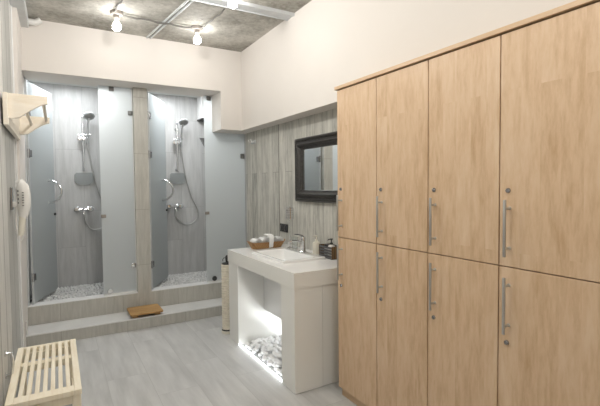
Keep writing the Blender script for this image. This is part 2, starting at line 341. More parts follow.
# ------------------------------------------------------------------ vanity counter
CX0, CX1, CY0, CY1, CZ0, CZ1 = 1.43, XW-.003, 2.57, 3.90, .760, .875
BX0, BX1, BY0, BY1 = 1.555, 1.925, 2.955, 3.545       # basin cut-out
t = thing('washstand', 'white stone washstand counter on two slab piers beside the lockers', 'counter', (1.76, 3.23, 0))
bm = nb()
box(bm, CX0+.012, BX0, CY0+.012, CY1-.012, CZ1-.02, CZ1); box(bm, BX1, CX1, CY0+.012, CY1-.012, CZ1-.02, CZ1)
box(bm, BX0, BX1, CY0+.012, BY0, CZ1-.02, CZ1); box(bm, BX0, BX1, BY1, CY1-.012, CZ1-.02, CZ1)
obj('countertop', bm, M['counter'], t)['label'] = 'glossy white top'
bm = nb(); box(bm, CX0, CX0+.012, CY0, CY1, CZ0, CZ1); box(bm, CX0+.012, CX1, CY0, CY0+.012, CZ0, CZ1); box(bm, CX0+.012, CX1, CY1-.012, CY1, CZ0, CZ1)
obj('fascia', bm, M['counter_side'], t)['label'] = 'greige front edge'
obj('underside', B(CX0+.012, CX1, CY0+.012, BY0-.02, CZ0, CZ0+.012), M['counter_side'], t)
obj('underside', B(CX0+.012, CX1, BY1+.02, CY1-.012, CZ0, CZ0+.012), M['counter_side'], t)
obj('underside', B(CX0+.012, 1.535, BY0-.02, BY1+.02, CZ0, CZ0+.012), M['counter_side'], t)
obj('pier', B(CX0+.006, 1.672, CY0+.008, 2.785, .002, CZ0), M['counter_side'], t, bev=.002)
obj('pier', B(1.675, XW-.004, CY0+.012, 2.785, .002, CZ0), M['counter_side'], t, bev=.002)
obj('pier', B(CX0+.006, XW-.004, 3.66, CY1-.008, .002, CZ0), M['counter_side'], t, bev=.002)
obj('under_basin_panel', B(1.70, 1.715, 2.787, 3.658, .305, CZ0), M['white'], t)['label'] = 'white panel hiding the pipes'
obj('under_basin_shelf', B(1.715, XW-.004, 2.787, 3.658, .305, .32), M['white'], t)
struct('trim_6', B(XW-.003, XW-.0005, 2.80, 3.65, 0, .76), M['white'])
l = thing('led_strip', 'glowing white light strip along the front of the pebble bed', 'light', (1.44, 3.2, .002))
obj('diffuser', B(1.440, 1.452, 2.79, 3.655, .004, .012), M['led'], l); obj('channel', B(1.436, 1.456, 2.79, 3.655, .001, .004), M['steel_light'], l)
l = thing('led_strip', 'glowing light strip at the foot of the wall behind the white pebbles', 'light', (1.95, 3.2, .002))
obj('diffuser', B(1.94, 1.955, 2.80, 3.65, .006, .022), M['led_back'], l); obj('channel', B(1.934, 1.961, 2.80, 3.65, .001, .006), M['steel_light'], l)
# white pebbles: every pebble an object of its own
pm = []
for q in range(5):
    bm = nb(); bmesh.ops.create_icosphere(bm, subdivisions=2, radius=1)
    rr = random.Random(q); ph = [rr.uniform(0, 6) for _ in range(3)]
    for v in bm.verts:
        c = v.co; v.co = c*(1+.10*math.sin(3*c.x+ph[0])+.08*math.sin(4*c.y+ph[1])+.07*math.sin(3*c.z+ph[2]))
    me = bpy.data.meshes.new('pebble_mesh'); bm.to_mesh(me); bm.free(); me.materials.append(M['stone'])
    for p in me.polygons: p.use_smooth = True
    pm.append(me)
rng = random.Random(3)
pl = []
for layer, (zc, x0, x1, y0, y1, cnt) in enumerate([(.020, 1.482, 1.88, 2.82, 3.63, 125), (.055, 1.495, 1.86, 2.83, 3.55, 85), (.090, 1.53, 1.82, 2.85, 3.35, 42), (.122, 1.58, 1.76, 2.88, 3.18, 14)]):
    tries = 0; n0 = len(pl)
    while len(pl)-n0 < cnt and tries < 6000:
        tries += 1
        x, y = rng.uniform(x0, x1), rng.uniform(y0, y1); s = rng.uniform(.019, .029)
        if all((x-a)**2+(y-b)**2 > (.86*(s+c))**2 for a, b, z, c in pl if abs(z-zc) < .015): pl.append((x, y, zc, s))
for x, y, z, s in pl:
    o = bpy.data.objects.new('white_pebble', rng.choice(pm)); COL.objects.link(o)
    o.scale = (s*rng.uniform(.95, 1.25), s*rng.uniform(.8, 1), s*rng.uniform(.62, .8)); o.location = (x, y, max(z, o.scale.z*1.12+.002)+rng.uniform(-.003, .003)*(z > .03)); o.rotation_euler = (rng.uniform(-.25, .25), rng.uniform(-.25, .25), rng.uniform(0, 6))
    tag(o, 'smooth white pebble heaped on the floor under the washstand', 'pebble', 'white pebbles under the washstand')

# basin
t = thing('washbasin', 'rectangular white drop-in washbasin set in the counter', 'washbasin', (1.74, 3.25, CZ1))
def rrect(x0, x1, y0, y1, r, n=6):
    pts = []
    for cx, cy, a in ((x1-r, y1-r, 0), (x0+r, y1-r, 90), (x0+r, y0+r, 180), (x1-r, y0+r, 270)):
        for i in range(n+1):
            an = math.radians(a+90*i/n); pts.append((cx+r*math.cos(an), cy+r*math.sin(an)))
    return pts
def loft(bm, rings, close_top=False, close_bot=False):
    R = [[bm.verts.new((p[0], p[1], z)) for p in pts] for pts, z in rings]
    for a, b in zip(R, R[1:]):
        n = len(a)
        for k in range(n): bm.faces.new((a[k], a[(k+1) % n], b[(k+1) % n], b[k]))
    if close_bot: bm.faces.new(R[0][::-1])
    if close_top: bm.faces.new(R[-1])
    return bm
rings = [(rrect(1.530, 1.945, 2.930, 3.570, .02), CZ1+.0005), (rrect(1.532, 1.943, 2.932, 3.568, .02), CZ1+.016), (rrect(1.537, 1.938, 2.937, 3.563, .02), CZ1+.020),
         (rrect(1.565, 1.850, 2.965, 3.535, .03), CZ1+.018), (rrect(1.572, 1.843, 2.972, 3.528, .035), CZ1+.010), (rrect(1.60, 1.82, 3.01, 3.49, .05), CZ1-.055), (rrect(1.64, 1.80, 3.07, 3.43, .06), CZ1-.085), (rrect(1.70, 1.74, 3.23, 3.27, .019), CZ1-.090),
         (rrect(1.64, 1.80, 3.07, 3.43, .06), CZ1-.097), (rrect(1.585, 1.835, 3.0, 3.50, .05), CZ1-.060), (rrect(1.562, 1.915, 2.962, 3.538, .03), CZ1-.004), (rrect(1.530, 1.945, 2.930, 3.570, .02), CZ1+.0005)]
obj('bowl', loft(nb(), rings), M['ceramic'], t, smooth=True)
obj('drain', lathe(nb(), [(.022, 0), (.022, .004), (.015, .006), (0, .006)], (1.72, 3.25, CZ1-.0895)), M['chrome'], t, smooth=True)
# faucet
fx, fy, fz = 1.905, 3.25, CZ1+.019
t = thing('faucet', 'chrome lever mixer tap on the back rim of the washbasin', 'faucet', (fx, fy, fz))
obj('body', lathe(nb(), [(.032, 0), (.032, .006), (.025, .012), (.023, .10), (.026, .125), (.021, .138), (0, .142)], (fx, fy, fz)), M['chrome'], t, smooth=True)
obj('spout', tube(nb(), [(fx-.005, fy, fz+.088), (fx-.06, fy, fz+.105), (fx-.12, fy, fz+.108), (fx-.145, fy, fz+.094), (fx-.148, fy, fz+.080)], [(.014, .012), (.013, .011), (.012, .011), (.011, .011), (.010, .010)], 14), M['chrome'], t, smooth=True)
obj('lever', tube(nb(), [(fx, fy, fz+.136), (fx-.012, fy, fz+.150), (fx-.055, fy, fz+.163), (fx-.085, fy, fz+.166)], [(.012, .012), (.012, .008), (.009, .006), (.006, .004)], 12), M['chrome_dark'], t, smooth=True)
# soap bottles
def pump_bottle(x, y, z, r, h, m, label, cap):
    t = thing('soap_dispenser', label, 'dispenser', (x, y, z))
    obj('bottle', lathe(nb(), [(r*.95, .0), (r, .004), (r, h*.80), (r*.92, h*.90), (r*.5, h*.96), (r*.38, h), (0, h)], (x, y, z)), m, t, smooth=True)
    bm = nb(); lathe(bm, [(r*.42, h*.99), (r*.42, h+.014), (r*.15, h+.018), (r*.15, h+.038), (r*.36, h+.040), (r*.36, h+.050), (0, h+.051)], (x, y, z))
    tube(bm, [(x, y, z+h+.045), (x-.030, y-.004, z+h+.045), (x-.040, y-.006, z+h+.038)], [.005, .0045, .0035], 8)
    obj('pump', bm, cap, t, smooth=True)
pump_bottle(2.015, 3.20, CZ1+.001, .034, .115, M['plastic_cream'], 'cream soap bottle with a pump standing right behind the tap', M['plastic_cream'])
# tumbler
t = thing('tumbler', 'clear glass tumbler between the towel basket and the tap', 'glass', (1.99, 3.55, CZ1))
obj('glass', lathe(nb(), [(.026, .001), (.034, .120), (.0318, .120), (.0245, .006), (0, .006)], (1.99, 3.55, CZ1)), M['clear'], t, smooth=True)
bpy.data.objects['tumbler']
# caddy
t = thing('toiletry_caddy', 'dark slatted box at the locker end of the counter', 'caddy', (2.015, 2.945, CZ1))
cx0, cx1, cy0, cy1, cz, ch = 1.955, 2.075, 2.865, 3.06, CZ1+.002, .105
bm = nb(); box(bm, cx0, cx1, cy0, cy1, cz, cz+.008)
obj('base', bm, M['caddy_dark'], t)
for i in range(4):
    z0 = cz+.012+i*.024
    bm = nb(); box(bm, cx0, cx0+.006, cy0+.006, cy1, z0, z0+.017, bev=.002); obj('side_slat', bm, M['caddy_dark'], t)
    bm = nb(); box(bm, cx1-.006, cx1, cy0+.006, cy1, z0, z0+.017, bev=.002); obj('side_slat', bm, M['caddy_dark'], t)
obj('end_panel', B(cx0, cx1, cy0, cy0+.006, cz, cz+ch, bev=.001), M['caddy_wood'], t)['label'] = 'brown slatted wooden end'
obj('end_panel', B(cx0, cx1, cy1, cy1+.006, cz, cz+ch, bev=.001), M['caddy_wood'], t)
pump_bottle(1.995, 2.93, cz+.0085, .030, .108, M['plastic_white'], 'white bottle with a dark pump standing in the slatted box', M['dark_metal'])
t2 = thing('lidded_jar', 'small grey lidded jar in the slatted box', 'jar', (2.01, 3.01, cz+.009))
obj('jar_body', lathe(nb(), [(.025, 0), (.026, .07), (.022, .078), (0, .078)], (2.01, 3.015, cz+.009)), M['steel'], t2, smooth=True)
obj('lid', lathe(nb(), [(.027, .078), (.027, .095), (.012, .10), (0, .10)], (2.01, 3.015, cz+.009)), M['dark_metal'], t2, smooth=True)
# table lamp with a banded metal shade
lx, ly = 1.985, 3.64
t = thing('counter_lamp', 'slim lamp with banded grey metal shade standing against the timber wall', 'lamp', (lx, ly, CZ1))
obj('foot', lathe(nb(), [(.032, .001), (.032, .008), (.008, .014), (0, .014)], (lx, ly, CZ1)), M['chrome'], t, smooth=True)
obj('stem', tube(nb(), [(lx, ly, CZ1+.012), (lx, ly, 1.17)], .0055, 10), M['chrome'], t, smooth=True)
pr = [(.0, 1.168)]
for i in range(5):
    z = 1.165+i*.022
    pr += [(.041, z), (.041, z+.016), (.036, z+.018), (.036, z+.021)]
pr += [(.041, 1.276), (.0, 1.278)]
obj('shade', lathe(nb(), [(r, z) for r, z in pr], (lx, ly, 0)), M['chrome'], t, smooth=False)
obj('finial', lathe(nb(), [(.004, 0), (.006, .006), (0, .013)], (lx, ly, 1.277)), M['chrome'], t, smooth=True)
# towel basket
bx0, bx1, by0, by1 = 1.60, 1.95, 3.70, 3.85
t = thing('wicker_basket', 'boat-shaped wicker tray holding rolled white towels', 'basket', (1.795, 3.775, CZ1))
def brect(e, f, z, n=24):
    pts = []
    for i in range(n*2):
        a = 2*PI*i/(n*2); c, s = math.cos(a), math.sin(a)
        pts.append((1.795+(.150+e)*math.copysign(abs(c)**.35, c), 3.785+(.055+f)*math.copysign(abs(s)**.45, s), z+(.012*abs(c)**6 if z > CZ1+.03 else 0)))
    return pts
bm = nb()
R = []
for e, f, z in [(0, 0, CZ1+.002), (.016, .010, CZ1+.030), (.040, .020, CZ1+.062), (.044, .022, CZ1+.066), (.040, .019, CZ1+.066), (.012, .006, CZ1+.028), (-.004, -.004, CZ1+.008)]:
    R.append([bm.verts.new(p) for p in brect(e, f, z)])
for a, b in zip(R, R[1:]):
    for k in range(len(a)): bm.faces.new((a[k], a[(k+1) % len(a)], b[(k+1) % len(a)], b[k]))
bm.faces.new(R[0][::-1]); bm.faces.new(R[-1])
obj('weave', bm, M['wicker'], t, smooth=True)
def roll_towel(x, z, r, label, y0=3.725, y1=3.845):
    bm = nb(); pts = []
    n = 90
    A = []; 
    for i in range(n+1):
        a = 2*PI*3.2*i/n; q = r*.12+(r-r*.12)*i/n
        A.append((x+1.12*q*math.cos(a), z+.92*q*math.sin(a)))
    th = r*.13
    B_ = []
    for i in range(n+1):
        a = 2*PI*3.2*i/n; q = r*.12+(r-r*.12)*i/n+th
        B_.append((x+1.12*q*math.cos(a), z+.92*q*math.sin(a)))
    fr = [[bm.verts.new((p[0], y, p[1])) for p in A] for y in (y0, y1)]; bk = [[bm.verts.new((p[0], y, p[1])) for p in B_] for y in (y0, y1)]
    for i in range(n):
        bm.faces.new((fr[0][i], fr[0][i+1], fr[1][i+1], fr[1][i])); bm.faces.new((bk[0][i], bk[1][i], bk[1][i+1], bk[0][i+1]))
        bm.faces.new((fr[0][i], bk[0][i], bk[0][i+1], fr[0][i+1])); bm.faces.new((fr[1][i], fr[1][i+1], bk[1][i+1], bk[1][i]))
    bm.faces.new((fr[0][0], fr[1][0], bk[1][0], bk[0][0])); bm.faces.new((fr[0][n], bk[0][n], bk[1][n], fr[1][n]))
    o = obj('rolled_towel', bm, M['towel'], smooth=True); tag(o, label, 'towel', 'rolled towels in the wicker basket')
roll_towel(1.682, CZ1+.068, .036, 'rolled white towel at the left end of the basket')
roll_towel(1.765, CZ1+.074, .039, 'rolled white towel second from the left in the basket')
roll_towel(1.850, CZ1+.074, .038, 'rolled white towel third from the left in the basket, behind the draped one')
roll_towel(1.922, CZ1+.074, .032, 'rolled white towel at the right end of the basket')
bm = nb()
prof = [(3.82, .132), (3.77, .134), (3.72, .128), (3.698, .104), (3.692, .070), (3.696, .045), (3.704, .018)]
rg = []
for i, (y, z) in enumerate(prof):
    wv = .024-.001*i
    for s, off in ((0, 0),):
        rg.append([bm.verts.new((1.812+dx*wv*1.15+.004*math.sin(i), y+dy, CZ1+z+dz)) for dx, dy, dz in ((-1, 0, 0), (-.35, -.002, .006), (.3, -.001, .002), (1, 0, .003), (1, .008, -.006), (-1, .008, -.008))])
for a, b in zip(rg, rg[1:]):
    for k in range(6): bm.faces.new((a[k], a[(k+1) % 6], b[(k+1) % 6], b[k]))
bm.faces.new(rg[0]); bm.faces.new(rg[-1][::-1])
tag(obj('hand_towel', bm, M['towel'], smooth=True), 'white hand towel draped over the front of the wicker basket', 'towel')
# toilet brush in rope-wrapped holder
bx, by = 1.475, 4.05
t = thing('brush_holder', 'tall cream rope-wrapped cylinder with black knob behind the counter pier', 'brush holder', (bx, by, 0))
pr = [(.0, .03)]
for i in range(27):
    z = .03+i*.0249; pr += [(.049, z), (.058, z+.009), (.058, z+.016)]
pr += [(.052, .703), (0, .703)]
obj('rope_body', lathe(nb(), pr, (bx, by, 0)), M['rope'], t, smooth=True)
obj('foot_ring', lathe(nb(), [(0, .002), (.064, .002), (.066, .012), (.060, .028), (0, .03)], (bx, by, 0)), M['plastic_cream'], t, smooth=True)
obj('foot_band', lathe(nb(), [(.0605, .03), (.0605, .045), (.053, .045)], (bx, by, 0)), M['dark_metal'], t, smooth=True)
obj('lid', lathe(nb(), [(.050, .703), (.050, .715), (.020, .722), (0, .722)], (bx, by, 0)), M['black'], t, smooth=True)
bm = nb(); lathe(bm, [(.018, .72), (.022, .75), (.022, .785), (.012, .795), (0, .796)], (bx+.008, by, 0)); tube(bm, [(bx+.0, by, .765), (bx-.030, by, .768), (bx-.042, by, .755), (bx-.042, by, .735)], .004, 8)
obj('knob', bm, M['black'], t, smooth=True)

# ------------------------------------------------------------------ timber wall fittings
t = thing('wall_mirror', 'rectangular mirror in a carved dark frame on the timber wall', 'mirror', (XW, 3.23, 1.336))
my0, my1, mz0, mz1, fw = 2.66, 3.650, 1.336, 1.948, .108
prf = [(0, .0), (.0, .030), (.012, .042), (.028, .038), (.036, .030), (.050, .036), (.062, .050), (.078, .050), (.090, .034), (.098, .022), (.106, .024), (.112, .012), (.112, .0)]
def mitre(bm, a, b, inward):
    A, B2 = [], []
    for w, d in prf:
        A.append(bm.verts.new((XW-.001-d, a[0]+w*inward[0][0], a[1]+w*inward[0][1]))); B2.append(bm.verts.new((XW-.001-d, b[0]+w*inward[1][0], b[1]+w*inward[1][1])))
    n = len(prf)
    for k in range(n): bm.faces.new((A[k], A[(k+1) % n], B2[(k+1) % n], B2[k]))
    bm.faces.new(A); bm.faces.new(B2[::-1])
cs = [(my0, mz0), (my1, mz0), (my1, mz1), (my0, mz1)]; inn = [(1, 1), (-1, 1), (-1, -1), (1, -1)]
bm = nb()
for i in range(4): mitre(bm, cs[i], cs[(i+1) % 4], (inn[i], inn[(i+1) % 4]))
# carved beading round the moulding
for i in range(4):
    a, b = Vector(cs[i]), Vector(cs[(i+1) % 4]); ia, ib = Vector(inn[i]), Vector(inn[(i+1) % 4])
    for off, dd, rr, st in ((.022, .040, .008, .022), (.070, .050, .009, .019)):
        p, q = a+ia*off, b+ib*off; n = int((q-p).length/st)
        for j in range(1, n):
            c = p.lerp(q, j/n); r = bmesh.ops.create_icosphere(bm, subdivisions=1, radius=rr)
            bmesh.ops.translate(bm, vec=(XW-.001-dd, c.x, c.y), verts=r['verts'])
obj('frame', bm, M['frame'], t)
obj('mirror_glass', B(XW-.012, XW-.006, my0+fw-.006, my1-fw+.006, mz0+fw-.006, mz1-fw+.006), M['mirror'], t)
t = thing('wall_socket', 'dark double power socket on the timber wall above the towel basket', 'socket', (XW, 3.94, 1.0))
obj('plate', B(XW-.010, XW, 3.868, 4.040, 1.0, 1.085, bev=.004), M['dark_metal'], t)
for y in (3.911, 3.997): obj('socket_well', lathe(nb(), [(.0, -.0065), (.024, -.0065), (.027, -.013), (.032, -.013), (.032, -.009)], (XW, y, 1.0425), 'x', 24), M['chrome_dark'], t, smooth=True)
t = thing('wall_hook', 'small white double hook high on the timber wall beside the shower glass', 'hook', (XW, 4.72, 2.0))
obj('plate', B(XW-.008, XW, 4.66, 4.79, 2.0, 2.045, bev=.004), M['chrome'], t)
for y in (4.69, 4.76):
    obj('hook_arm', tube(nb(), [(XW-.006, y, 2.03), (XW-.03, y, 2.018), (XW-.05, y, 2.025), (XW-.056, y, 2.05)], [.006, .006, .006, .008], 10), M['plastic_white'], t, smooth=True)

# ------------------------------------------------------------------ showers
ZG = 2.586
def clamp(bm, x, y, z, w=.055, h=.05, d=.028): return box(bm, x-w/2, x+w/2, y-d/2, y+d/2, z-h/2, z+h/2, bev=.004)
def screen(label, x0, x1, poly, clamps):
    t = thing('shower_screen', label, 'shower screen', ((x0+x1)/2, YG, ZL), 'fixed frosted shower screens')
    obj('glass_panel', prism(nb(), poly, YG-.004, YG+.004, 'y'), M['glass'], t)
    for c in clamps:
        if c[3] == 'r': obj('clamp', lathe(nb(), [(0, -.018), (.026, -.018), (.030, -.012), (.030, .012), (.026, .018), (0, .018)], (c[0], YG, c[1]), 'y', 24), M[c[2]], t, smooth=True)
        else: obj('clamp', clamp(nb(), c[0], YG, c[1], *( (c[4:]) or (.05, .048))), M[c[2]], t, smooth=True)
    return t
gz = ZL+.006
t = screen('fixed frosted glass panel of the left shower, left of the tiled pier', .414, .756, [(.414, gz), (.756, gz), (.756, ZG-.002), (.414, ZG-.002)],
       [(.545, 2.558, 'steel_dark', 's'), (.732, 2.31, 'steel_dark', 's'), (.728, .612, 'chrome', 's'), (.434, 1.178, 'ceramic_lamp', 's', .05, .035), (.478, .352, 'chrome', 'r')])
obj('seal', B(.414, .756, YG-.009, YG+.009, ZL+.0035, ZL+.018), M['sealwhite'], t)
obj('seal', B(.748, .7565, YG-.009, YG+.009, ZL+.018, 2.58), M['sealwhite'], t)
t = screen('wide fixed frosted glass panel of the right shower, against the timber wall', 1.570, XW-.002, [(1.570, gz), (XW-.002, gz), (XW-.002, 2.148), (1.668, 2.148), (1.668, ZG-.002), (1.570, ZG-.002)],
       [(1.630, 2.556, 'steel_dark', 's'), (2.058, 1.869, 'steel_dark', 's', .05, .06), (1.588, 1.164, 'ceramic_lamp', 's', .05, .035), (1.665, .350, 'dark_metal', 'r')])
obj('seal', B(1.570, XW-.002, YG-.009, YG+.009, ZL+.0035, ZL+.018), M['sealwhite'], t)
def door(label, hx, fx_, fy_, hz):
    t = thing('shower_door', label, 'shower door', (hx, YG, ZL), 'frosted shower doors')
    d = Vector((fx_-hx, fy_-YG, 0)); ln = d.length; a = math.atan2(d.y, d.x)
    X = Matrix.Translation((hx, YG, 0)) @ Matrix.Rotation(a, 4, 'Z')
    obj('glass_panel', B(.012, ln, -.004, .004, gz+.008, ZG-.024), M['glass_door'], t, xf=X)
    obj('edge_profile', B(-.012, .012, -.008, .008, gz, ZG-.02), M['steel_light'], t, xf=X)
    for z in hz:
        bm = nb(); box(bm, .000, .048, -.016, .016, z-.035, z+.035, bev=.004); tube(bm, [(0, 0, z-.045), (0, 0, z+.045)], .013, 12)
        obj('hinge', bm, M['chrome_dark'], t, xf=X, smooth=True)
    hxp = ln-.19
    for s, zz in ((-1, 1.45),):
        bm = nb(); pts = []
        for i in range(15):
            th = PI*i/14; pts.append((hxp+0.0*math.cos(th), s*(.006+.135*math.sin(th)), zz+.125*math.cos(th)))
        tube(bm, pts, .0125, 12); 
        for q in (-1, 1): lathe(bm, [(.016, s*.004), (.016, s*.014), (0, s*.014)], (hxp, 0, zz+q*.125), 'y', 16)
        obj('handle', bm, M['chrome'], t, xf=X, smooth=True)
    bm = nb(); lathe(bm, [(0, -.022), (.014, -.020), (.014, .020), (0, .022)], (ln-.03, 0, 1.19), 'y', 16)
    obj('door_stop', bm, M['dark_metal'], t, xf=X, smooth=True)
    return t
struct('trim_7', lean(YG-.016, YG+.016, ZL+.003, ZG, 0, .012), M['steel_light'])
door('frosted glass door of the left shower standing open inwards by the left wall', -.233, -.022, 5.62, (2.24, 1.84, .585))
door('frosted glass door of the right shower standing open inwards beside the pier', .925, 1.225, 5.57, (2.30, 1.86, .60))
def shower(dx, side):
    x = .30+dx; yw = YS
    t = thing('shower_rail', 'chrome shower rail with soap dish on the back wall of the %s shower' % side, 'shower rail', (x, yw, 1.70), 'chrome shower rails')
    obj('rail', tube(nb(), [(x, yw-.055, 1.70), (x, yw-.055, 2.33)], .011, 14), M['chrome'], t, smooth=True)
    for z in (1.72, 2.27):
        bm = nb(); tube(bm, [(x, yw-.055, z), (x, yw-.010, z), (x, yw-.001, z)], [.012, .012, .020], 14); obj('bracket', bm, M['chrome'], t, smooth=True)
    obj('finial', lathe(nb(), [(.011, 0), (.015, .012), (.011, .035), (.005, .055), (0, .06)], (x, yw-.055, 2.33), seg=16), M['chrome'], t, smooth=True)
    bm = nb(); tube(bm, [(x-.055, yw-.06, 2.13), (x+.085, yw-.062, 2.14)], .010, 12)
    lathe(bm, [(0, -.03), (.026, -.028), (.026, .028), (0, .03)], (x-.038, yw-.072, 2.085), 'y', 18); lathe(bm, [(0, -.03), (.022, -.028), (.022, .028), (0, .03)], (x+.005, yw-.072, 2.085), 'y', 18)
    obj('slider', bm, M['chrome'], t, smooth=True)
    bm = nb()
    top = [(x-.095, yw-.14), (x+.095, yw-.14), (x+.105, yw-.02), (x-.105, yw-.02)]
    # shallow dish under the rail, hung on a translucent back plate
    prism(bm, [(x-.085, 1.675), (x+.085, 1.675), (x+.105, 1.645), (x+.10, 1.56), (x+.06, 1.525), (x-.06, 1.525), (x-.10, 1.56), (x-.105, 1.645)], yw-.030, yw-.020, 'y')
    d_ = obj('soap_dish', bm, M['dish'], t)
    q_ = [(x-.085, 1.675), (x+.085, 1.675), (x+.105, 1.645), (x+.10, 1.56), (x+.06, 1.525), (x-.06, 1.525), (x-.10, 1.56), (x-.105, 1.645), (x-.085, 1.675)]
    obj('rim', tube(nb(), [(a_, yw-.025, b_) for a_, b_ in q_], .0045, 8), M['steel'], d_, smooth=True)
    # hand shower with hose
    hx, hy, hz = x+.055, yw-.115, 2.10
    t = thing('hand_shower', 'chrome hand shower with hose in the holder of the %s shower' % side, 'hand shower', (hx, hy, 1.0), 'chrome hand showers')
    bm = nb(); tube(bm, [(x+.045, yw-.062, 2.02), (x+.047, yw-.068, 2.06), (x+.050, yw-.078, 2.15), (x+.056, yw-.10, 2.27), (x+.064, yw-.135, 2.355)], [.010, .013, .012, .012, .020], 14); obj('handle', bm, M['chrome'], t, smooth=True)
    ax = Vector((.05, -.62, -.78))
    obj('head', lathe(nb(), [(0, -.028), (.022, -.026), (.054, -.008), (.064, .004), (.062, .014), (.050, .016), (0, .016)], (x+.066, yw-.150, 2.36), ax, 28), M['steel_light'], t, smooth=True)
    obj('spray_face', lathe(nb(), [(.047, .0162), (.045, .019), (0, .0195)], (x+.066, yw-.150, 2.36), ax, 28), M['steel'], t, smooth=True)
    mx = .28+dx*.965
    P = [(x+.045, yw-.062, 2.02), (x+.065, yw-.05, 1.90), (x+.11, yw-.04, 1.62), (x+.19, yw-.04, 1.34), (x+.265, yw-.045, 1.17), (x+.255, yw-.05, 1.05), (x+.17, yw-.055, .975), (x+.06, yw-.06, .975), (mx+.02, yw-.065, 1.08), (mx+.012, yw-.065, 1.185)]
    # smooth (Catmull-Rom)
    V = [Vector(p) for p in P]; V = [V[0]]+V+[V[-1]]; out = []
    for i in range(1, len(V)-2):
        for s in range(6):
            u = s/6; a, b, c, d = V[i-1:i+3]
            out.append(.5*((2*b)+(c-a)*u+(2*a-5*b+4*c-d)*u*u+(3*b-a-3*c+d)*u**3))
    out.append(V[-2])
    obj('hose', tube(nb(), out, .0085, 10), M['steel'], t, smooth=True)
    t = thing('shower_mixer', 'chrome two-handle mixer on the back wall of the %s shower' % side, 'shower mixer', (mx, yw, 1.2), 'chrome shower mixers')
    bm = nb(); tube(bm, [(mx-.075, yw-.065, 1.222), (mx+.075, yw-.065, 1.222)], .019, 16)
    for s in (-1, 1): tube(bm, [(mx+s*.06, yw-.065, 1.222), (mx+s*.06, yw-.012, 1.222), (mx+s*.06, yw-.001, 1.222)], [.014, .014, .028], 14)
    obj('body', bm, M['chrome'], t, smooth=True)
    for s in (-1, 1): obj('tap_handle', lathe(nb(), [(.020, -.10), (.030, -.096), (.032, -.075), (.026, -.062), (0, -.06)] if 0 else [(0, -.135), (.024, -.133), (.031, -.125), (.031, -.098), (.022, -.088), (.018, -.065)], (mx+s*.078, yw, 1.225), 'y', 22), M['chrome'], t, smooth=True)
    obj('spout', tube(nb(), [(mx, yw-.065, 1.225), (mx, yw-.12, 1.222), (mx, yw-.16, 1.20), (mx, yw-.165, 1.165)], [.016, .015, .014, .013], 14), M['chrome'], t, smooth=True)
shower(0, 'left'); shower(1.14, 'right')
t = thing('wall_box', 'white box high in the corner of the right shower', 'box', (1.93, 5.7, 2.40))
obj('box_body', B(1.738, XW-.002, 5.66, YS-.002, 2.42, 2.725, bev=.006), M['white'], t); obj('bottom_shade', B(1.733, XW-.002, 5.655, YS-.002, 2.405, 2.42, bev=.002), M['dark_metal'], t)  # dark strip paints the shadow along the lower edge of the box
t = thing('corner_shelf', 'dark wedge-shaped corner shelf in the right shower below the white box', 'shelf', (1.95, YS, 1.9))
obj('bracket', prism(nb(), [(1.765, 2.165), (XW-.002, 2.165), (XW-.002, 1.70), (1.86, 1.99)], YS-.05, YS-.002, 'y'), M['chrome_dark'], t)
obj('shelf_plate', prism(nb(), [(1.76, YS-.002), (XW-.002, YS-.002), (XW-.002, 5.60), (1.95, 5.62)], 2.165, 2.175, 'z'), M['steel'], t)
# pebble beds
def pebble_bed(x0, x1, label, seed):
    r = random.Random(seed); bm = nb(); me_src = []
    y = 5.10
    while y < YS-.02:
        x = x0+r.uniform(0, .03)
        while x < x1-.015:
            a = r.uniform(.019, .027); b = a*r.uniform(.42, .62); c = .012
            an = r.choice((.6, -.6, .9, -.9, .3, -.3, 1.4))+r.uniform(-.25, .25)
            q = bmesh.ops.create_icosphere(bm, subdivisions=1, radius=1)
            bmesh.ops.transform(bm, matrix=Matrix.Translation((x, y+r.uniform(-.006, .006), ZS+.006)) @ Matrix.Rotation(an, 4, 'Z') @ Matrix.Diagonal((a, b, c, 1)), verts=q['verts'])
            x += a*1.5
        y += .034
    o = obj('pebble_bed', bm, M['pebA'], smooth=True)
    tag(o, label, 'pebbles', kind='stuff')
pebble_bed(XL+.02, .745, 'grey pebble mosaic on the floor of the left shower', 1)
pebble_bed(.93, XW-.02, 'grey pebble mosaic on the floor of the right shower', 2)

# ------------------------------------------------------------------ wooden duckboard on the step
t = thing('duckboard', 'small golden wooden board standing on the step before the right pier', 'board', (.79, 4.78, .12))
bm = nb(); prism(bm, rrect(.628, .958, 4.600, 4.915, .02), .152, .168, 'z')
obj('top_board', bm, M['teak'], t, bev=.003)
for x in (.68, .905): obj('foot', B(x-.028, x+.028, 4.645, 4.90, .1205, .152, bev=.003), M['teak'], t)

# ------------------------------------------------------------------ slatted bench
t = thing('slatted_bench', 'low pale pine slatted bench against the left wall', 'bench', (-.09, 2.94, 0))
sx0, sx1, sy0, sy1, sz = -.255, .088, 2.505, 3.370, .42
def tx(f, y):                                     # bench narrows a touch towards the far end
    return sx0+(sx1-sx0)*f
obj('side_rail', B(sx1-.036, sx1, sy0, sy1, sz-.030, sz, bev=.004), M['pine'], t)
obj('side_rail', B(sx0, sx0+.036, sy0, sy1, sz-.030, sz, bev=.004), M['pine'], t)
obj('end_rail', B(sx0+.036, sx1-.036, sy0, sy0+.075, sz-.030, sz-.001, bev=.003), M['pine'], t)
obj('end_rail', B(sx0+.036, sx1-.036, sy1-.035, sy1, sz-.030, sz-.001, bev=.003), M['pine'], t)
inner = (sx1-sx0-.072); n = 7; sw = .0215; gp = (inner-n*sw)/(n+1)
for i in range(n):
    xa = sx0+.036+gp+i*(sw+gp)
    obj('slat', B(xa, xa+sw, sy0+.070, sy1-.030, sz-.020, sz-.0005, bev=.003), M['pine'], t)
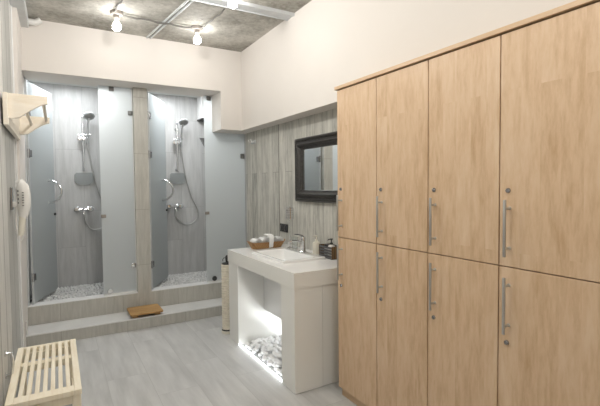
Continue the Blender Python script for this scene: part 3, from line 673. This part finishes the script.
obj('cross_bar', B(sx0+.01, sx1-.01, 3.06, 3.12, sz-.062, sz-.0205, bev=.003), M['pine'], t)
obj('cross_bar', B(sx0+.01, sx1-.01, sy0+.02, sy0+.06, sz-.080, sz-.0305, bev=.003), M['pine'], t)
obj('cross_bar', B(sx0+.01, sx1-.01, sy1-.06, sy1-.02, sz-.080, sz-.0305, bev=.003), M['pine'], t)
for x in (sx0+.004, sx1-.046):
    for y in (sy0+.012, sy1-.057):
        obj('leg', B(x, x+.042, y, y+.045, .001, sz-.0305, bev=.004), M['pine'], t)
    obj('side_stretcher', B(x+.010, x+.032, sy0+.058, sy1-.058, .13, .165, bev=.003), M['pine'], t)
obj('peg', lathe(nb(), [(0, -.014), (.013, -.012), (.016, 0), (.016, .006)], (-.118, sy0+.014, sz-.055), 'y', 18), M['pine'], t, smooth=True)

# ------------------------------------------------------------------ things on the left wall
t = thing('coat_rack', 'pale pine wall rack with curved arms and dowels on left wall', 'rack', (XL, 3.7, 1.89))
obj('back_board', B(XL+.013, XL+.040, 3.17, 4.18, 1.888, 2.088, bev=.003), M['pine_rack'], t)
for y in (3.28, 4.05): obj('wall_spacer', B(XL+.0005, XL+.014, y, y+.05, 1.93, 2.05), M['pine_rack'], t)
def arm(y0, y1):
    xa = XL+.040; xb = -.034
    pts = [(xa, 2.088), (xb, 2.083), (xb, 2.036), (xb-.012, 2.033)]
    for i in range(1, 11):
        f = i/10; pts.append((xb-.012-(xb-.012-xa-.055)*f, 2.033-.080*(f**1.5)-.015*math.sin(PI*f/2)))
    pts += [(xa+.02, 1.932), (xa, 1.932)]
    return prism(nb(), pts, y0, y1, 'y')
obj('arm', arm(3.19, 3.215), M['pine_rack'], t, bev=.002); obj('arm', arm(4.14, 4.165), M['pine_rack'], t, bev=.002)
obj('dowel', tube(nb(), [(-.058, 3.21, 2.055), (-.058, 4.145, 2.055)], .011, 14), M['pine_rack'], t, smooth=True)
obj('dowel', tube(nb(), [(-.165, 3.21, 2.02), (-.165, 4.145, 2.02)], .011, 14), M['pine_rack'], t, smooth=True)
# wall hair dryer
t = thing('wall_hair_dryer', 'white wall-mounted hair dryer hanging in its holder on the left wall', 'hair dryer', (XL, 3.6, 1.12))
obj('holder', B(XL+.001, XL+.014, 3.57, 3.67, 1.34, 1.50, bev=.004), M['chrome_dark'], t)
obj('cradle', B(XL+.012, XL+.060, 3.59, 3.66, 1.36, 1.40, bev=.006), M['plastic_white'], t)
y = 3.6
obj('handset', tube(nb(), [(XL+.040, y, 1.525), (XL+.055, y, 1.533), (XL+.072, y, 1.505), (XL+.080, y, 1.45), (XL+.082, y, 1.38), (XL+.076, y, 1.31), (XL+.068, y, 1.27)],
     [(.010, .02), (.026, .035), (.034, .042), (.036, .045), (.033, .042), (.026, .034), (.014, .02)], 18), M['plastic_white'], t, smooth=True)
bm = nb()
for i in range(4): box(bm, XL+.046, XL+.053, y-.0445, y-.036, 1.385+i*.028, 1.395+i*.028, bev=.001)
for i in range(6): box(bm, XL+.072, XL+.084, y-.0475, y-.040, 1.370+i*.018, 1.375+i*.018, bev=.001)
obj('air_grille', bm, M['dark_metal'], t)
obj('nozzle', tube(nb(), [(XL+.070, y, 1.30), (XL+.066, y, 1.26), (XL+.060, y, 1.19), (XL+.056, y, 1.155)], [(.020, .024), (.018, .022), (.017, .02), (.013, .016)], 14), M['plastic_cream'], t, smooth=True)
pts = [(XL+.035, y, 1.36), (XL+.030, y, 1.28), (XL+.030, y, 1.20), (XL+.040, y, 1.14), (XL+.058, y, 1.12), (XL+.070, y, 1.15), (XL+.072, y, 1.24)]
obj('cord', tube(nb(), pts, .005, 8), M['plastic_white'], t, smooth=True)
t = thing('pull_handle', 'small chrome pull handle low on the left wall beside the bench', 'handle', (XL, 2.92, .41))
obj('grip', tube(nb(), [(XL+.001, 2.92, .545), (XL+.030, 2.92, .54), (XL+.038, 2.92, .48), (XL+.030, 2.92, .42), (XL+.001, 2.92, .415)], .009, 12), M['chrome'], t, smooth=True)
for z in (.415, .545): obj('mount', lathe(nb(), [(.018, 0), (.018, .006), (0, .008)], (XL, 2.92, z), 'x', 18), M['chrome'], t, smooth=True)
t = thing('step_bumper', 'little white clip on the left wall above the step edge', 'clip', (XL, 4.58, .2))
obj('clip_body', B(XL+.003, XL+.018, 4.57, 4.60, .14, .27, bev=.004), M['plastic_white'], t)

# ------------------------------------------------------------------ light
def point(name, loc, w, col, r=.05):
    d = bpy.data.lights.new(name, 'POINT'); d.energy = w; d.color = col; d.shadow_soft_size = r
    o = bpy.data.objects.new(name, d); o.location = loc; COL.objects.link(o); return o
WARM = (1, .975, .935); COOL = (.94, .975, 1)
for x, y, w in ((.60, 2.8, 31), (.40, 1.4, 20), (.75, .1, 17), (.5, -1.3, 22)):
    point('unseen_fill_light', (x, y, 2.85), w, WARM, .06)  # added fill lights under the ceiling, no lamp is modelled here
def area(name, loc, size, w, col):
    d = bpy.data.lights.new(name, 'AREA'); d.shape = 'DISK'; d.size = size; d.energy = w; d.color = col
    o = bpy.data.objects.new(name, d); o.location = loc; COL.objects.link(o); return o
area('shower_downlight', (.17, 5.34, 2.715), .45, 10.5, COOL)
area('shower_downlight', (1.33, 5.34, 2.715), .45, 10.5, COOL)
w = bpy.data.worlds.new('World'); bpy.context.scene.world = w; w.use_nodes = True
w.node_tree.nodes['Background'].inputs[0].default_value = (.8, .85, .9, 1); w.node_tree.nodes['Background'].inputs[1].default_value = .3

# ------------------------------------------------------------------ camera (fitted to the photograph's vanishing lines)
f, yaw, pitch, roll, sy = 420.998481,0.523931,0.039915,-0.009521,-1.508866
cd = bpy.data.cameras.new('camera'); cam = bpy.data.objects.new('camera', cd); COL.objects.link(cam)
cd.sensor_fit = 'HORIZONTAL'; cd.sensor_width = 36; cd.lens = f/600*36; cd.shift_y = sy/600; cd.clip_start = .02
fw_ = Vector((math.sin(yaw)*math.cos(pitch), math.cos(yaw)*math.cos(pitch), -math.sin(pitch)))
r_ = Vector((math.cos(yaw), -math.sin(yaw), 0)); u_ = r_.cross(fw_)
c_, s_ = math.cos(roll), math.sin(roll)
r2 = c_*r_+s_*u_; u2 = -s_*r_+c_*u_
m3 = Matrix((r2, u2, -fw_)).transposed(); cam.matrix_world = Matrix.Translation((0, 0, 1.5)) @ m3.to_4x4()
sc = bpy.context.scene; sc.camera = cam
sc.view_settings.view_transform = 'Standard'; sc.view_settings.look = 'None'; sc.view_settings.gamma = 1; sc.view_settings.use_curve_mapping = False
sc.view_settings.exposure = 0.24
for o in bpy.data.objects:
    if '_w' in o: del o['_w']
